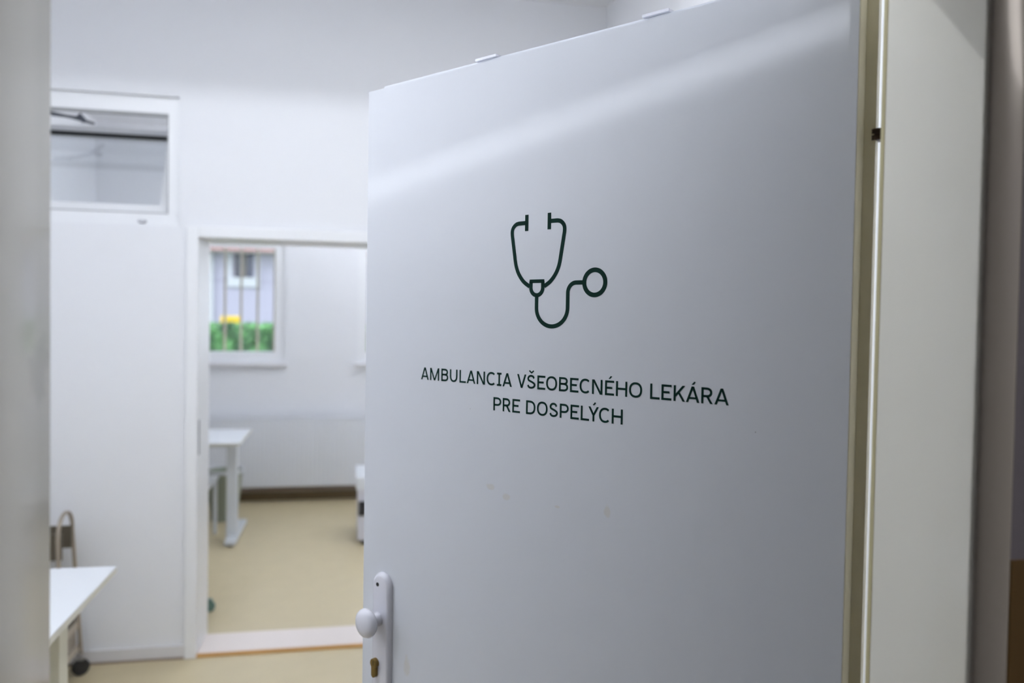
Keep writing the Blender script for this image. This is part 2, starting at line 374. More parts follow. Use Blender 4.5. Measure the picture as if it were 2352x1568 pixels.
def glyph(bm, ch, x0, x1, y0, H, w=.0030):
    Wd = x1-x0; h = w/2; hw = w*.98
    def T(P): return [(x0+a, y0+b) for a, b in P]
    def rb(P, closed=False, ww=w): ribbon(bm, T(P), ww, closed)
    def rect(a0, a1, b0, b1): slab(bm, T([(a0, b0), (a1, b0), (a1, b1), (a0, b1)]))
    def slant(xa, ya, xb, yb, k=1.):
        L = math.hypot(xb-xa, yb-ya); t = hw*k*L/abs(yb-ya)/2
        slab(bm, T([(xa-t, ya), (xa+t, ya), (xb+t, yb), (xb-t, yb)]))
    base = {'Š': 'S', 'É': 'E', 'Á': 'A', 'Ý': 'Y'}.get(ch, ch)
    if base == 'A':
        t = hw*.55
        slant(t, 0, Wd/2-.0001, H); slant(Wd-t, 0, Wd/2+.0001, H)
        yb = H*.27; k = (Wd/2-t)*(yb/H)+t; rect(k, Wd-k, yb-h*.9, yb+h*.9)
    elif base == 'M':
        rect(0, w, 0, H); rect(Wd-w, Wd, 0, H); slant(w*.55, H, Wd/2, 0, .9); slant(Wd-w*.55, H, Wd/2, 0, .9)
    elif base == 'N':
        rect(0, w, 0, H); rect(Wd-w, Wd, 0, H); slant(w*.75, H, Wd-w*.75, 0, 1.)
    elif base == 'V':
        t = hw*.55; slant(t, H, Wd/2, 0); slant(Wd-t, H, Wd/2, 0)
    elif base == 'Y':
        t = hw*.6; slant(t, H, Wd/2, H*.42); slant(Wd-t, H, Wd/2, H*.42); rect(Wd/2-h, Wd/2+h, 0, H*.47)
    elif base == 'K':
        rect(0, w, 0, H); slant(w*.6, H*.30, Wd-w*.75, H, 1.); slant(Wd*.44, H*.55, Wd-w*.62, 0, 1.)
    elif base == 'H':
        rect(0, w, 0, H); rect(Wd-w, Wd, 0, H); rect(w*.9, Wd-w*.9, H*.5-h, H*.5+h)
    elif base == 'L':
        rect(0, w, 0, H); rect(w*.9, Wd, 0, w)
    elif base == 'E':
        rect(0, w, 0, H); rect(w*.9, Wd, 0, w); rect(w*.9, Wd, H-w, H); rect(w*.9, Wd*.80, H*.51-h, H*.51+h)
    elif base == 'I':
        rect(Wd/2-h, Wd/2+h, 0, H); rect(0, Wd, 0, w); rect(0, Wd, H-w, H)
    elif base == 'O':
        rb(arc(Wd/2, H/2, Wd/2-h, H/2-h+.0002, 0, 360, 44, 2.25), True)
    elif base == 'C':
        rb(arc(Wd*.55, H/2, Wd*.55-h, H/2-h+.0002, 47, 313, 30, 2.2))
    elif base == 'U':
        r_ = Wd/2-h; rb([(h, H)]+[(h, r_*1.25+h)]+arc(Wd/2, r_*1.25+h, r_, r_*1.25, 180, 360, 20, 2.3)+[(Wd-h, H)])
    elif base == 'D':
        rx = Wd*.55; rb([(h, h), (Wd-h-rx, h)]+arc(Wd-h-rx, H/2, rx, H/2-h, -90, 90, 22, 2.4)[1:]+[(h, H-h)], True)
    elif base in ('P', 'R'):
        ym = H*.43 if base == 'P' else H*.46; ry = (H-h-ym)/2; cy = ym+ry; wd2 = Wd*(1. if base == 'P' else .93); rx = wd2*.42
        rect(0, w, 0, H); rb([(h, H-h), (wd2-h-rx, H-h)]+arc(wd2-h-rx, cy, rx, ry, 90, -90, 16, 2.2)[1:]+[(h, ym)])
        if base == 'R': slant(Wd*.50, ym, Wd-w*.62, 0, 1.)
    elif base == 'B':
        ym = H*.53; rect(0, w, 0, H)
        ry = (H-h-ym)/2; wu = Wd*.95; rx = wu*.38; rb([(h, H-h), (wu-h-rx, H-h)]+arc(wu-h-rx, ym+ry, rx, ry, 90, -90, 14, 2.3)[1:]+[(h, ym)])
        ry = (ym-h)/2; rx = Wd*.42; rb([(h, ym), (Wd-h-rx, ym)]+arc(Wd-h-rx, h+ry, rx, ry, 90, -90, 14, 2.3)[1:]+[(h, h)])
    elif base == 'S':
        P = [(.90, .80), (.76, .945), (.49, 1.), (.22, .945), (.07, .79), (.13, .64), (.36, .555), (.66, .47), (.92, .36), (.985, .22), (.83, .065), (.50, 0), (.20, .05), (.03, .215)]
        rb(spline([(h+a*(Wd-w), h-.0001+b*(H-w+.0002)) for a, b in P], 5))
    if ch in 'ÉÁÝ':
        cx = Wd*.50 + (.0004 if ch == 'É' else .0006)
        slab(bm, T([(cx-.0022, H+.0023), (cx+.0003, H+.0023), (cx+.0031, H+.0050), (cx+.0029, H+.0062), (cx+.0012, H+.0063)]))
    if ch == 'Š':
        cx = Wd*.53; rb([(cx-.0042, H+.0064), (cx, H+.0032), (cx+.0042, H+.0064)], ww=.0021)
R1 = [('A',.705,.6863),('M',.6831,.6617),('B',.6565,.6406),('U',.6367,.6195),('L',.6148,.6005),('A',.5987,.5797),('N',.5765,.5591),('C',.5554,.5373),('I',.5338,.5246),('A',.5222,.5034),('V',.4927,.4749),('Š',.4735,.457),('E',.4533,.4384),('O',.4366,.4165),('B',.4128,.3964),('E',.3929,.378),('C',.3759,.3579),('N',.3543,.3368),('É',.3323,.3174),('H',.3142,.2961),('O',.293,.2724),('L',.2599,.2454),('E',.2427,.2278),('K',.2246,.2076),('Á',.2065,.1874),('R',.1847,.1685),('A',.1663,.1469)]
R2 = [('P',.5404,.5244),('R',.521,.505),('E',.5014,.4863),('D',.4743,.4564),('O',.4532,.4332),('S',.4302,.414),('P',.4105,.3946),('E',.3912,.3764),('L',.373,.3585),('Ý',.3599,.3421),('C',.3415,.3235),('H',.3202,.3025)]
for row, zb, Hc, lab in ((R1, 1.4731, .0209, 'dark green lettering, upper line'), (R2, 1.4339, .0210, 'dark green lettering, lower line')):
    bm = bmesh.new()
    for ch, sa, sb in row: glyph(bm, ch, -sa, -sb, zb, Hc)
    obj('lettering', bm, ink_m, door)['label'] = lab
# stethoscope emblem (centre axis s = .4575)
cx = -.4575; EW = .0063
bm = bmesh.new()
for sg in (-1, 1):
    ex = cx+sg*.0215
    slab(bm, [(ex-EW/2, 1.7126), (ex+EW/2, 1.7126), (ex+EW/2, 1.7372), (ex-EW/2, 1.7372)])
    pts = [(cx+sg*a, b) for a, b in ((.0215, 1.7249), (.0368, 1.7248), (.0415, 1.7238), (.0454, 1.7213), (.0484, 1.7177), (.0498, 1.7130), (.0497, 1.7078), (.0428, 1.6675), (.0402, 1.6573), (.0348, 1.6463), (.0255, 1.6355), (.0140, 1.6282))]
    ribbon(bm, spline([pts[0], pts[1]], 1)+spline(pts[1:7], 4)[1:]+spline(pts[7:], 4), EW)
slab(bm, [(cx-.0140, 1.6333), (cx+.0140, 1.6333), (cx+.0140, 1.6387), (cx-.0140, 1.6387)])
ribbon(bm, [(cx-.0113, 1.6360), (cx-.0113, 1.6262)]+arc(cx, 1.6262, .0113, .0114, 180, 360, 18)[1:]+[(cx+.0113, 1.6360)], EW)
r1 = .0288
ribbon(bm, [(cx, 1.6150), (cx, 1.5958)]+arc(cx+r1, 1.5958, r1, .0275, 180, 360, 28, 2.0)[1:]+[(cx+2*r1, 1.6180)]+arc(cx+2*r1+.0145, 1.6180, .0145, .0147, 180, 90, 12)[1:]+[(cx+.0850, 1.6327)], EW)
ribbon(bm, arc(cx+.1042, 1.6323, .0179, .0179, 0, 360, 56), .0067, True)
obj('stethoscope_emblem', bm, ink_m, door)['label'] = 'dark green line drawing of a stethoscope'

# handle plate with rounded top and bevelled rim, knob, cylinder
pc = -.7925; pw = .0232
def outline(g, z1=1.1218, z0=.87):
    rr = pw-g
    return [(pc-rr, z0+g), (pc+rr, z0+g), (pc+rr, z1-pw)] + arc(pc, z1-pw, rr, rr, 0, 180, 20)[1:-1] + [(pc-rr, z1-pw)]
bm = bmesh.new(); lay = [(0, .0003), (0, .0035), (.0022, .0075), (.0050, .0098), (.0070, .0102)]; rings = []
for g, t in lay: rings.append([bm.verts.new(vfn(a, b, t)) for a, b in outline(g)])
for i in range(len(rings)-1):
    n = len(rings[0])
    for k in range(n): bm.faces.new((rings[i][k], rings[i][(k+1) % n], rings[i+1][(k+1) % n], rings[i+1][k]))
bm.faces.new(rings[-1]); bm.faces.new(rings[0][::-1])
pl = obj('handle_plate', bm, white_pl, door, True); pl['label'] = 'long white escutcheon plate with rounded top'
bm = bmesh.new(); lathe(bm, [(0, .0098), (.0036, .0098), (.0036, .0108), (.0022, .0110), (0, .0104)], DP(.7990, 1.1005), dn, 18); obj('screw', bm, dark_m, pl, True)['label'] = 'dark recessed screw'
kb = DP(.7970, 1.0385)
bm = bmesh.new(); lathe(bm, [(0, .009), (.0118, .009), (.0122, .0110), (.0118, .0150), (.0100, .0185), (.0078, .0205), (.0075, .0240), (.0090, .0270), (0, .0271)], kb, dn, 28); kn = obj('knob_neck', bm, white_pl, door, True)
bm = bmesh.new()
prof = [(0, .0245), (.010, .0250), (.0175, .0272), (.0230, .0310), (.0256, .0352), (.0258, .0378), (.0240, .0420), (.0195, .0455), (.0130, .0478), (.006, .0488), (0, .0490)]
lathe(bm, prof, kb, dn, 40); ko = obj('knob', bm, white_pl, door, True); ko['label'] = 'round white door knob'
bm = bmesh.new()
lathe(bm, [(0, .0098), (.0085, .0098), (.0085, .0165), (.0078, .0172), (0, .0172)], DP(.8010, .9590), dn, 24)
cyl = obj('lock_cylinder', bm, brass_m, door, True); cyl['label'] = 'aged brass profile cylinder'
bm = bmesh.new(); slab_pts = [(-.8010-.0052, .9385)]+[(-.8010+a, .9385+b) for a, b in arc(0, 0, .0052, .0052, 180, 360, 10)][1:]+[(-.8010+.0052, .956), (-.8010-.0052, .956)]
prism(bm, slab_pts, vfn, .0098, .0168); obj('cylinder_body', bm, brass_m, cyl)
bm = bmesh.new(); prism(bm, [(-.8012, .9560), (-.8002, .9560), (-.8002, .9640), (-.8012, .9640)], vfn, .0168, .0175); obj('keyhole', bm, dark_m, cyl)
# two over-door hooks straddling the top edge
for s0, s1, lab in ((.5645, .6089, 'white over-door hook on the lettered door top edge, the one nearer the knob side'), (.2551, .2965, 'white over-door hook on the lettered door top edge, the one nearer the frame')):
    t = thing('over_door_hook', lab, 'hook', tuple(DP((s0+s1)/2, DH+.0137, -.02)), 'over-door hooks')
    bm = bmesh.new(); dbox(bm, s0, s1, DH+.0137, DH+.0175, -.0385, -.0200)
    obj('strap', bm, white_pl, t)
    bm = bmesh.new(); dbox(bm, s0, s1, DH-.10, DH+.0175, -.0400, -.0386)
    tube(bm, [DP((s0+s1)/2, DH-.10, -.0463), DP((s0+s1)/2, DH-.13, -.055), DP((s0+s1)/2, DH-.13, -.075), DP((s0+s1)/2, DH-.105, -.085)], .004, 8)
    obj('hook_arm', bm, white_pl, t)

# ------------------------------------------------------------------ treatment room shell
DL, DR_ = -.680, .22; ZT = 1.931                       # far doorway
TX0, TX1, TZ0, TZ1 = -2.05, -.767, 1.978, 2.560        # transom recess
bm = bmesh.new()
bx(bm, XL-.1, TX0, YF, YF2, 0, ZC); bx(bm, TX0, TX1, YF, YF2, 0, TZ0); bx(bm, TX0, TX1, YF, YF2, TZ1, ZC)
bx(bm, TX1, DL-.004, YF, YF2, 0, ZC); bx(bm, DL-.004, DR_+.004, YF, YF2, ZT+.004, ZC); bx(bm, DR_+.004, XR+.1, YF, YF2, 0, ZC)
struct('wall_far', bm, wall_m, 'white far wall of the room with doorway and high window')
WL = (.92, 2.6, 1.90, 3.05)              # unseen window added in the left wall to bring in daylight
bm = bmesh.new(); bx(bm, XL-.1, XL, YN, WL[0], 0, ZC); bx(bm, XL-.1, XL, WL[1], YF, 0, ZC); bx(bm, XL-.1, XL, WL[0], WL[1], 0, WL[2]); bx(bm, XL-.1, XL, WL[0], WL[1], WL[3], ZC)
struct('wall_left', bm, wall_m, 'white left wall of the treatment room')
bm = bmesh.new()
for q in ((WL[0], WL[0]+.05, WL[2], WL[3]), (WL[1]-.05, WL[1], WL[2], WL[3]), (WL[0]+.05, WL[1]-.05, WL[2], WL[2]+.05), (WL[0]+.05, WL[1]-.05, WL[3]-.05, WL[3])): bx(bm, XL-.08, XL-.02, *q)
struct('added_window_4', bm, pvc_m, 'white frame of the added unseen daylight window in the left wall', 'window')
pd = bpy.data.lights.new('window_portal', 'AREA'); pd.shape = 'RECTANGLE'; pd.size = 1.15; pd.size_y = 1.68; pd.cycles.is_portal = True
po = bpy.data.objects.new('window_portal', pd); C.objects.link(po); po.location = (XL-.05, 1.76, 2.475); po.rotation_euler = (0, math.radians(-90), 0)
struct('wall_right', box(XR, XR+.1, YN, YF, 0, ZC), wall_m, 'white right wall of the treatment room, glimpsed above the door')
struct('wall_partition', box(-2.15, -2.05, YF2, YB, 0, ZC), wall_m, 'white side wall of the back room behind the high window')
struct('wall_back_right', box(2.0, 2.1, YF2, YB, 0, ZC), wall_m, 'right wall of the back room')
# far doorway casing + jamb lining
bm = bmesh.new()
CW = .052
def mitre_casing(bm, xl, xr, zt, w, y0, y1):
    bx(bm, xl-w, xl, y0, y1, 0, zt+w); bx(bm, xr, xr+w, y0, y1, 0, zt+w); bx(bm, xl, xr, y0, y1, zt, zt+w)
mitre_casing(bm, DL, DR_, ZT, CW, YF-.020, YF); bevel(bm, .003)
bx(bm, DL-.004, DL, YF-.002, YF2+.002, 0, ZT); bx(bm, DR_, DR_+.004, YF-.002, YF2+.002, 0, ZT); bx(bm, DL-.004, DR_+.004, YF-.002, YF2+.002, ZT, ZT+.004)
cas = struct('trim_far_doorway', bm, pvc_m, 'white casing around the far open doorway', 'door casing')
bm = bmesh.new(); bx(bm, DL, DL+.0015, YF+.012, YF+.030, .935, 1.095); so = obj('strike_plate', bm, dsteel_m, cas); so['label'] = 'narrow dark steel strike plate'
bm = bmesh.new(); bx(bm, DL, DR_, YF+.006, YF2-.05, 0, .016); bevel(bm, .003); struct('trim_threshold', bm, thr_m, 'pale pinkish threshold in the far doorway', 'threshold')
struct('trim_threshold_edge', box(DL, DR_, YF-.012, YF+.0055, 0, .012), thr_o, 'orange-brown front edge of the far threshold', 'threshold edge')
bm = bmesh.new(); bx(bm, XL, DL-CW-.001, YF-.012, YF, .010, .062); bx(bm, DR_+CW+.001, XR, YF-.012, YF, .010, .062)
struct('baseboard_far', bm, skirt_w, 'white skirting along the far wall', 'baseboard')
bm = bmesh.new(); bx(bm, XL, DL-CW-.001, YF-.016, YF, 0, .0095); bx(bm, DR_+CW+.001, XR, YF-.016, YF, 0, .0095)
struct('baseboard_far_edge', bm, skirt_and_shade, 'taupe lower edge of the far skirting', 'baseboard')
bm = bmesh.new(); bx(bm, XL, XL+.012, YN, YF-.02, 0, .07); struct('baseboard_left', bm, skirt_w, 'white skirting along the left wall', 'baseboard')

# transom: frame, tilted sash, stay, handle
win = thing('window_1', 'high inner window with a tilted sash above the left of the far wall', 'window', ((TX0+TX1)/2, YF, TZ0), kind='structure')
IX0, IX1, IZ0, IZ1 = TX0+.052, -.818, 2.034, 2.487
bm = bmesh.new()
bx(bm, TX0, IX0, YF+.025, YF+.076, TZ0, TZ1); bx(bm, IX1, TX1, YF+.025, YF+.076, TZ0, TZ1); bx(bm, IX0, IX1, YF+.025, YF+.076, TZ0, IZ0); bx(bm, IX0, IX1, YF+.025, YF+.076, IZ1, TZ1)
obj('window_frame', bm, pvc_m, win)
bm = bmesh.new(); bx(bm, TX0-.0, TX1+.0, YF+.0765, YF+.078, TZ0+.01, IZ0); 
bx(bm, IX0, IX1, YF+.030, YF+.060, IZ0+.0002, IZ0+.007); bx(bm, IX1-.006, IX1-.0002, YF+.030, YF+.055, IZ0+.007, IZ1); bx(bm, IX0, IX1, YF+.030, YF+.060, IZ1-.010, IZ1-.0002)
obj('frame_gap_shade', bm, gap_shade_m, win)  # grey strips paint the shadow gap between frame and sash
tilt = math.radians(24); pv = Vector((0, YF+.062, IZ0+.008)); ax = Vector((0, math.sin(tilt), math.cos(tilt))); ay = Vector((0, math.cos(tilt), -math.sin(tilt)))
def SP(x, y, z): return Vector((x, 0, 0)) + pv + ax*z + ay*y
def sbox(bm, x0, x1, y0, y1, z0, z1):
    v = [bm.verts.new(SP(x, y, z)) for z in (z0, z1) for y in (y0, y1) for x in (x0, x1)]
    for q in ((0, 2, 3, 1), (4, 5, 7, 6), (0, 1, 5, 4), (1, 3, 7, 5), (3, 2, 6, 7), (2, 0, 4, 6)): bm.faces.new([v[i] for i in q])
SHh = .452; sw = .040
sx0, sx1 = IX0+.004, IX1-.006
bm = bmesh.new(); sbox(bm, sx0, sx1, 0, .045, 0, sw); sbox(bm, sx0, sx1, 0, .045, SHh-.030, SHh); sbox(bm, sx0, sx0+sw, 0, .045, sw, SHh-.030); sbox(bm, sx1-sw, sx1, 0, .045, sw, SHh-.030)
sash = obj('sash', bm, pvc_m, win); sash['label'] = 'white sash tilted away at the top'
bm = bmesh.new(); sbox(bm, sx0+sw-.004, sx1-sw+.004, .018, .024, sw-.004, SHh-.034); obj('pane', bm, glass_t, sash)
bm = bmesh.new(); sbox(bm, sx0+sw-.002, sx1-sw+.002, -.002, .016, SHh-.044, SHh-.0302); obj('sash_gasket', bm, gasket_m, sash)['label'] = 'black gasket under the sash top rail'
bm = bmesh.new(); tube(bm, [(-1.42, YF+.080, 2.470), (-1.30, YF+.10, 2.468), (-1.20, YF+.13, 2.466)], .007, 8); tube(bm, [(-1.36, YF+.078, 2.478), (-1.25, YF+.12, 2.466), (-1.175, YF+.18, 2.456)], .007, 8); tube(bm, [(-1.22, YF+.11, 2.478), (-1.20, YF+.13, 2.452)], .012, 8)
obj('scissor_stay', bm, dsteel_m, win, True)['label'] = 'dark steel opening stay'
bm = bmesh.new(); bx(bm, -.945, -.908, YF+.012, YF+.025, 1.991, 2.003); bevel(bm, .003); obj('latch', bm, steel_m, win)['label'] = 'small grey latch'

# ------------------------------------------------------------------ back room
W1 = (-1.30, -.556, 1.193, 2.199); W2 = (.059, .85, 1.193, 2.199)
bm = bmesh.new(); Y0, Y1 = YB, YB+.30
bx(bm, -2.15, W1[0], Y0, Y1, 0, ZC); bx(bm, W1[1], W2[0], Y0, Y1, 0, ZC); bx(bm, W2[1], 2.1, Y0, Y1, 0, ZC)
for w_ in (W1, W2):
    bx(bm, w_[0], w_[1], Y0, Y1, 0, w_[2]); bx(bm, w_[0], w_[1], Y0, Y1, w_[3], ZC)
struct('wall_back', bm, wall_m, 'white back wall of the second room with two windows')
def rear_window(nm, w_, lab, mull):
    t = thing(nm, lab, 'window', ((w_[0]+w_[1])/2, YB+.05, w_[2]), kind='structure')
    b = bmesh.new(); y0, y1 = YB+.020, YB+.085; fw = .080
    bx(b, w_[0], w_[0]+fw, y0, y1, w_[2], w_[3]); bx(b, w_[1]-fw, w_[1], y0, y1, w_[2], w_[3]); bx(b, w_[0]+fw, w_[1]-fw, y0, y1, w_[2], w_[2]+fw); bx(b, w_[0]+fw, w_[1]-fw, y0, y1, w_[3]-.040, w_[3])
    for mx_ in mull: bx(b, mx_-.020, mx_+.020, y0, y1, w_[2]+fw, w_[3]-.040)
    obj('window_frame', b, pvc_m, t)
    b = bmesh.new(); bx(b, w_[0]+fw, w_[1]-fw, YB+.050, YB+.054, w_[2]+fw, w_[3]-.040); obj('pane', b, glass_m, t)
    b = bmesh.new(); bx(b, w_[0]-.02, w_[1]+.022, YB-.045, YB+.020, w_[2]-.045, w_[2]-.012); bevel(b, .004); obj('window_sill', b, skirt_w, t)
    return t
rear_window('window_2', W1, 'white framed back-room window left, looking onto a hedge', (-1.225,))
rear_window('window_3', W2, 'edge of the right back-room window beside the open door', ())
gr = thing('window_grille', 'tan vertical bar grille outside the left back-room window', 'grille', (-.93, YB+.33, 1.2))
for xb in (-1.23, -1.090, -.954, -.813, -.667):
    bm = bmesh.new(); tube(bm, [(xb, YB+.335, 1.16), (xb, YB+.335, 2.26)], .011, 10); obj('bar', bm, bar_m, gr, True)
for zb in (1.17, 2.25):
    bm = bmesh.new(); bx(bm, -1.32, -.54, YB+.3215, YB+.3485, zb-.010, zb+.010); obj('rail', bm, bar_m, gr)
for xb in (-1.31, -.55):
    for zb in (1.17, 2.25): obj('bracket', box(xb-.008, xb+.008, YB+.30, YB+.3215, zb-.008, zb+.008), bar_m, gr)
bm = bmesh.new(); bx(bm, -2.05, 2.0, YB-.014, YB, 0, .072); struct('baseboard_back', bm, skirt_d, 'dark brown skirting along the back wall under the radiator', 'baseboard')
bm = bmesh.new(); bx(bm, -2.05, 2.0, YB-.012, YB, .0722, .132); struct('shade_band_back', bm, skirt_and_shade, 'taupe band painting the shaded wall above the back skirting', 'baseboard')  # shade on the wall under the radiator, put in as taupe colour
# radiator
rad = thing('radiator', 'long white ribbed panel radiator on the back wall under the windows', 'radiator', (-.2, YB-.10, .14))
X0, X1_, Z0, Z1_ = -1.75, 1.3, .140, .712; yf = YB-.135
bm = bmesh.new(); n = int((X1_-X0)/.036)
prev = None
for i in range(n+1):
    xa = X0+i*.036
    for dx, dy in ((0, 0), (.010, -.006), (.022, -.006), (.032, 0)):
        x_ = min(xa+dx, X1_)
        a = [bm.verts.new((x_, yf+dy, Z0+.02)), bm.verts.new((x_, yf+dy, Z1_-.02))]
        if prev: bm.faces.new((prev[0], a[0], a[1], prev[1]))
        prev = a
bx(bm, X0, X1_+.03, yf+.0005, yf+.012, Z0, Z1_); obj('front_panel', bm, rad_m, rad)
obj('back_panel', box(X0, X1_+.03, yf+.055, yf+.070, Z0, Z1_), rad_m, rad)
bm = bmesh.new(); bx(bm, X0-.004, X1_+.034, yf-.004, yf+.074, Z1_, Z1_+.010); bx(bm, X0-.004, X0, yf-.004, yf+.074, Z0, Z1_); bx(bm, X1_+.030, X1_+.034, yf-.004, yf+.074, Z0, Z1_); obj('casing', bm, rad_m, rad)
for xb in (-1.4, .9): obj('bracket', box(xb-.02, xb+.02, yf+.070, YB-.002, .25, .60), rad_m, rad)
# back desk
def desk(name, lab, x0, x1, y0, y1, zt, th, mt, me_, ml, legs, footc, cat='desk'):
    t = thing(name, lab, cat, ((x0+x1)/2, (y0+y1)/2, 0))
    b = bmesh.new(); bx(b, x0, x1, y0, y1, zt-.004, zt); obj('tabletop', b, mt, t)
    b = bmesh.new(); bx(b, x0, x1, y0, y1, zt-th, zt-.0041); obj('tabletop_edge', b, me_, t)
    for (lx, lw, ld, fy0, fy1, fx) in legs:
        cy = (y0+y1)/2
        b = bmesh.new(); bx(b, lx-lw/2, lx+lw/2, cy-ld/2, cy+ld/2, .030, zt-th-.03); bevel(b, .003)
        lg = obj('leg', b, ml, t)
        b = bmesh.new(); bx(b, lx-lw/2-.012, lx+lw/2+.012, fy0+.02, fy1-.02, zt-th-.030, zt-th); obj('top_bracket', b, ml, lg)
        b = bmesh.new(); bx(b, fx-.037, fx+.037, fy0, fy1, .012, .042); bevel(b, .004); obj('foot', b, ml, lg)
        for yy in (fy0+.03, fy1-.03):
            b = bmesh.new(); tube(b, [(fx, yy, 0), (fx, yy, .012)], .020, 14); obj('glide', b, rubber_m, lg, True)
    xs = [l[0] for l in legs]
    obj('crossbar', box(min(xs), max(xs), (y0+y1)/2-.02, (y0+y1)/2+.02, zt-th-.06, zt-th-.031), ml, t)
    return t
desk('desk', 'white T-legged desk in the back room in front of the radiator', -2.0, -.712, 5.49, 6.17, .74, .022, melam_m, melam_e, leg_m, ((-.800, .070, .070, 5.66, 6.28, -.792), (-1.88, .070, .070, 5.66, 6.28, -1.88)), leg_m)
desk('table', 'white table corner in the foreground room, left behind the door frame', -2.10, -.752, 2.13, 2.832, .74, .022, melam_m, melam_e, cream_m, ((-.835, .070, .070, 2.16, 2.80, -.835), (-1.98, .070, .070, 2.16, 2.80, -1.98)), cream_m, 'table')
# small low stand and waste basket under the back desk
st = thing('side_stand', 'small white stand with a sloping edge under the back-room desk', 'stand', (-1.10, 5.75, 0))
b = bmesh.new(); bx(b, -1.35, -.925, 5.55, 6.05, .40, .42); obj('top', b, melam_m, st)
for xx in (-1.33, -.945):
    for yy in (5.57, 6.03):
        b = bmesh.new(); bx(b, xx-.012, xx+.012, yy-.012, yy+.012, 0, .40); obj('leg', b, leg_m, st)
bk = thing('waste_basket', 'greenish-grey tapered waste basket beside the back desk leg', 'waste basket', (-.93, 6.28, 0))
b = bmesh.new(); lathe(b, [(0, 0), (.095, 0), (.098, .01), (.135, .36), (.139, .365), (.139, .38), (.131, .38), (.092, .014), (0, .014)], (-.945, 6.46, 0), (0, 0, 1), 28, up=Vector((0, 1, 0))); obj('bin', b, basket_m, bk, True)
b = bmesh.new(); lathe(b, [(.139, .366), (.146, .37), (.146, .392), (.136, .392), (.134, .381)], (-.945, 6.46, 0), (0, 0, 1), 28, up=Vector((0, 1, 0))); obj('rim', b, leg_m, bk, True)
# cabinet at right, mostly behind the door
cb = thing('drawer_cabinet', 'pale cabinet with a black band, peeping out left of the open door edge', 'cabinet', (.30, 5.75, 0))
b = bmesh.new(); bx(b, .062, .56, 5.60, 6.05, .03, .385); bevel(b, .004); obj('body', b, print_m, cb)
b = bmesh.new(); bx(b, .050, .57, 5.585, 6.06, .3855, .475); bevel(b, .006); obj('top', b, melam_m, cb)
b = bmesh.new(); bx(b, .068, .55, 5.588, 5.600, .205, .305); obj('drawer', b, black_m, cb)['label'] = 'black drawer front'
b = bmesh.new(); bx(b, .09, .53, 5.62, 6.03, 0, .0299); obj('plinth', b, black_m, cb)
# office chair hidden behind the wall, one caster visible
ch = thing('office_chair', 'office chair whose green-grey caster shows at the far doorway jamb', 'chair', (-1.02, 4.50, 0))
cc = Vector((-1.012, 4.50, 0))
b = bmesh.new(); tube(b, [cc+Vector((0, 0, .07)), cc+Vector((0, 0, .42))], .025, 14); obj('gas_lift', b, steel_m, ch, True)
b = bmesh.new(); bx(b, cc.x-.22, cc.x+.21, cc.y-.22, cc.y+.22, .42, .50); bevel(b, .03, 3); obj('seat', b, chair_m, ch, True)
b = bmesh.new(); bx(b, cc.x-.25, cc.x-.19, cc.y-.20, cc.y+.20, .60, 1.0); bevel(b, .02, 3); bx(b, cc.x-.24, cc.x-.22, cc.y-.03, cc.y+.03, .43, .62); obj('backrest', b, chair_m, ch, True)
for k in range(5):
    a = math.radians(-12+72*k); e = cc+Vector((math.cos(a)*.285, math.sin(a)*.285, .075))
    b = bmesh.new(); tube(b, [cc+Vector((0, 0, .10)), e], [.024, .014], 10); lg = obj('leg', b, steel_m, ch, True)
    b = bmesh.new(); ax_ = Vector((math.sin(a+.5), -math.cos(a+.5), 0))
    lathe(b, [(0, -.012), (.027, -.012), (.029, -.008), (.029, .008), (.027, .012), (0, .012)], (e.x+.012, e.y, .029), ax_, 20)
    bx(b, e.x-.012, e.x+.026, e.y-.014, e.y+.014, .052, .066)
    obj('caster', b, green_m, lg, True)['label'] = 'green-grey caster'
# grey tubular cart by the far wall
ct = thing('tubular_cart', 'warm-grey tubular cart on casters by the far wall behind the white table', 'cart', (-1.35, 3.63, 0))
def side(xc, tag_):
    y0, y1 = 3.545, 3.735
    pts = [(xc+.012, y0-.030, .085), (xc-.002, y0, .46), (xc-.010, y0+.010, .64)]
    cy = (y0+y1)/2+.004
    for k in range(1, 12):
        a = math.pi-math.pi*k/12; pts.append((xc-.010, cy+.085*math.cos(a), .655+.080*math.sin(a)))
    pts += [(xc-.010, y1-.006, .64), (xc, y1, .46), (xc+.018, y1+.020, .085)]
    b = bmesh.new(); tube(b, pts, .0085, 10); return b
for xc in (-1.160, -1.62):
    fm = obj('side_frame', side(xc, 0), tube_m, ct, True); fm['label'] = 'arched tube side frame'
b = bmesh.new(); bx(b, -1.625, -1.170, 3.60, 3.612, .545, .655); obj('upper_plate', b, plate_m, ct)
b = bmesh.new(); bx(b, -1.625, -1.165, 3.700, 3.712, .57, .665); obj('upper_plate', b, plate_m, ct)
for zz in (.115, .220):
    b = bmesh.new(); bx(b, -1.62, -1.158, 3.20, 3.745, zz, zz+.010); sh = obj('shelf', b, plate_m, ct)
    for xr_ in (-1.158, -1.628):
        obj('shelf_rim', box(xr_, xr_+.008, 3.20, 3.745, zz-.014, zz+.016), rimm_m, sh)
for za, zb2, mm in ((.136, .204, tube_m), (.236, .300, plate_m)):
    obj('side_panel', box(-1.162, -1.156, 3.22, 3.735, za, zb2), mm, ct)
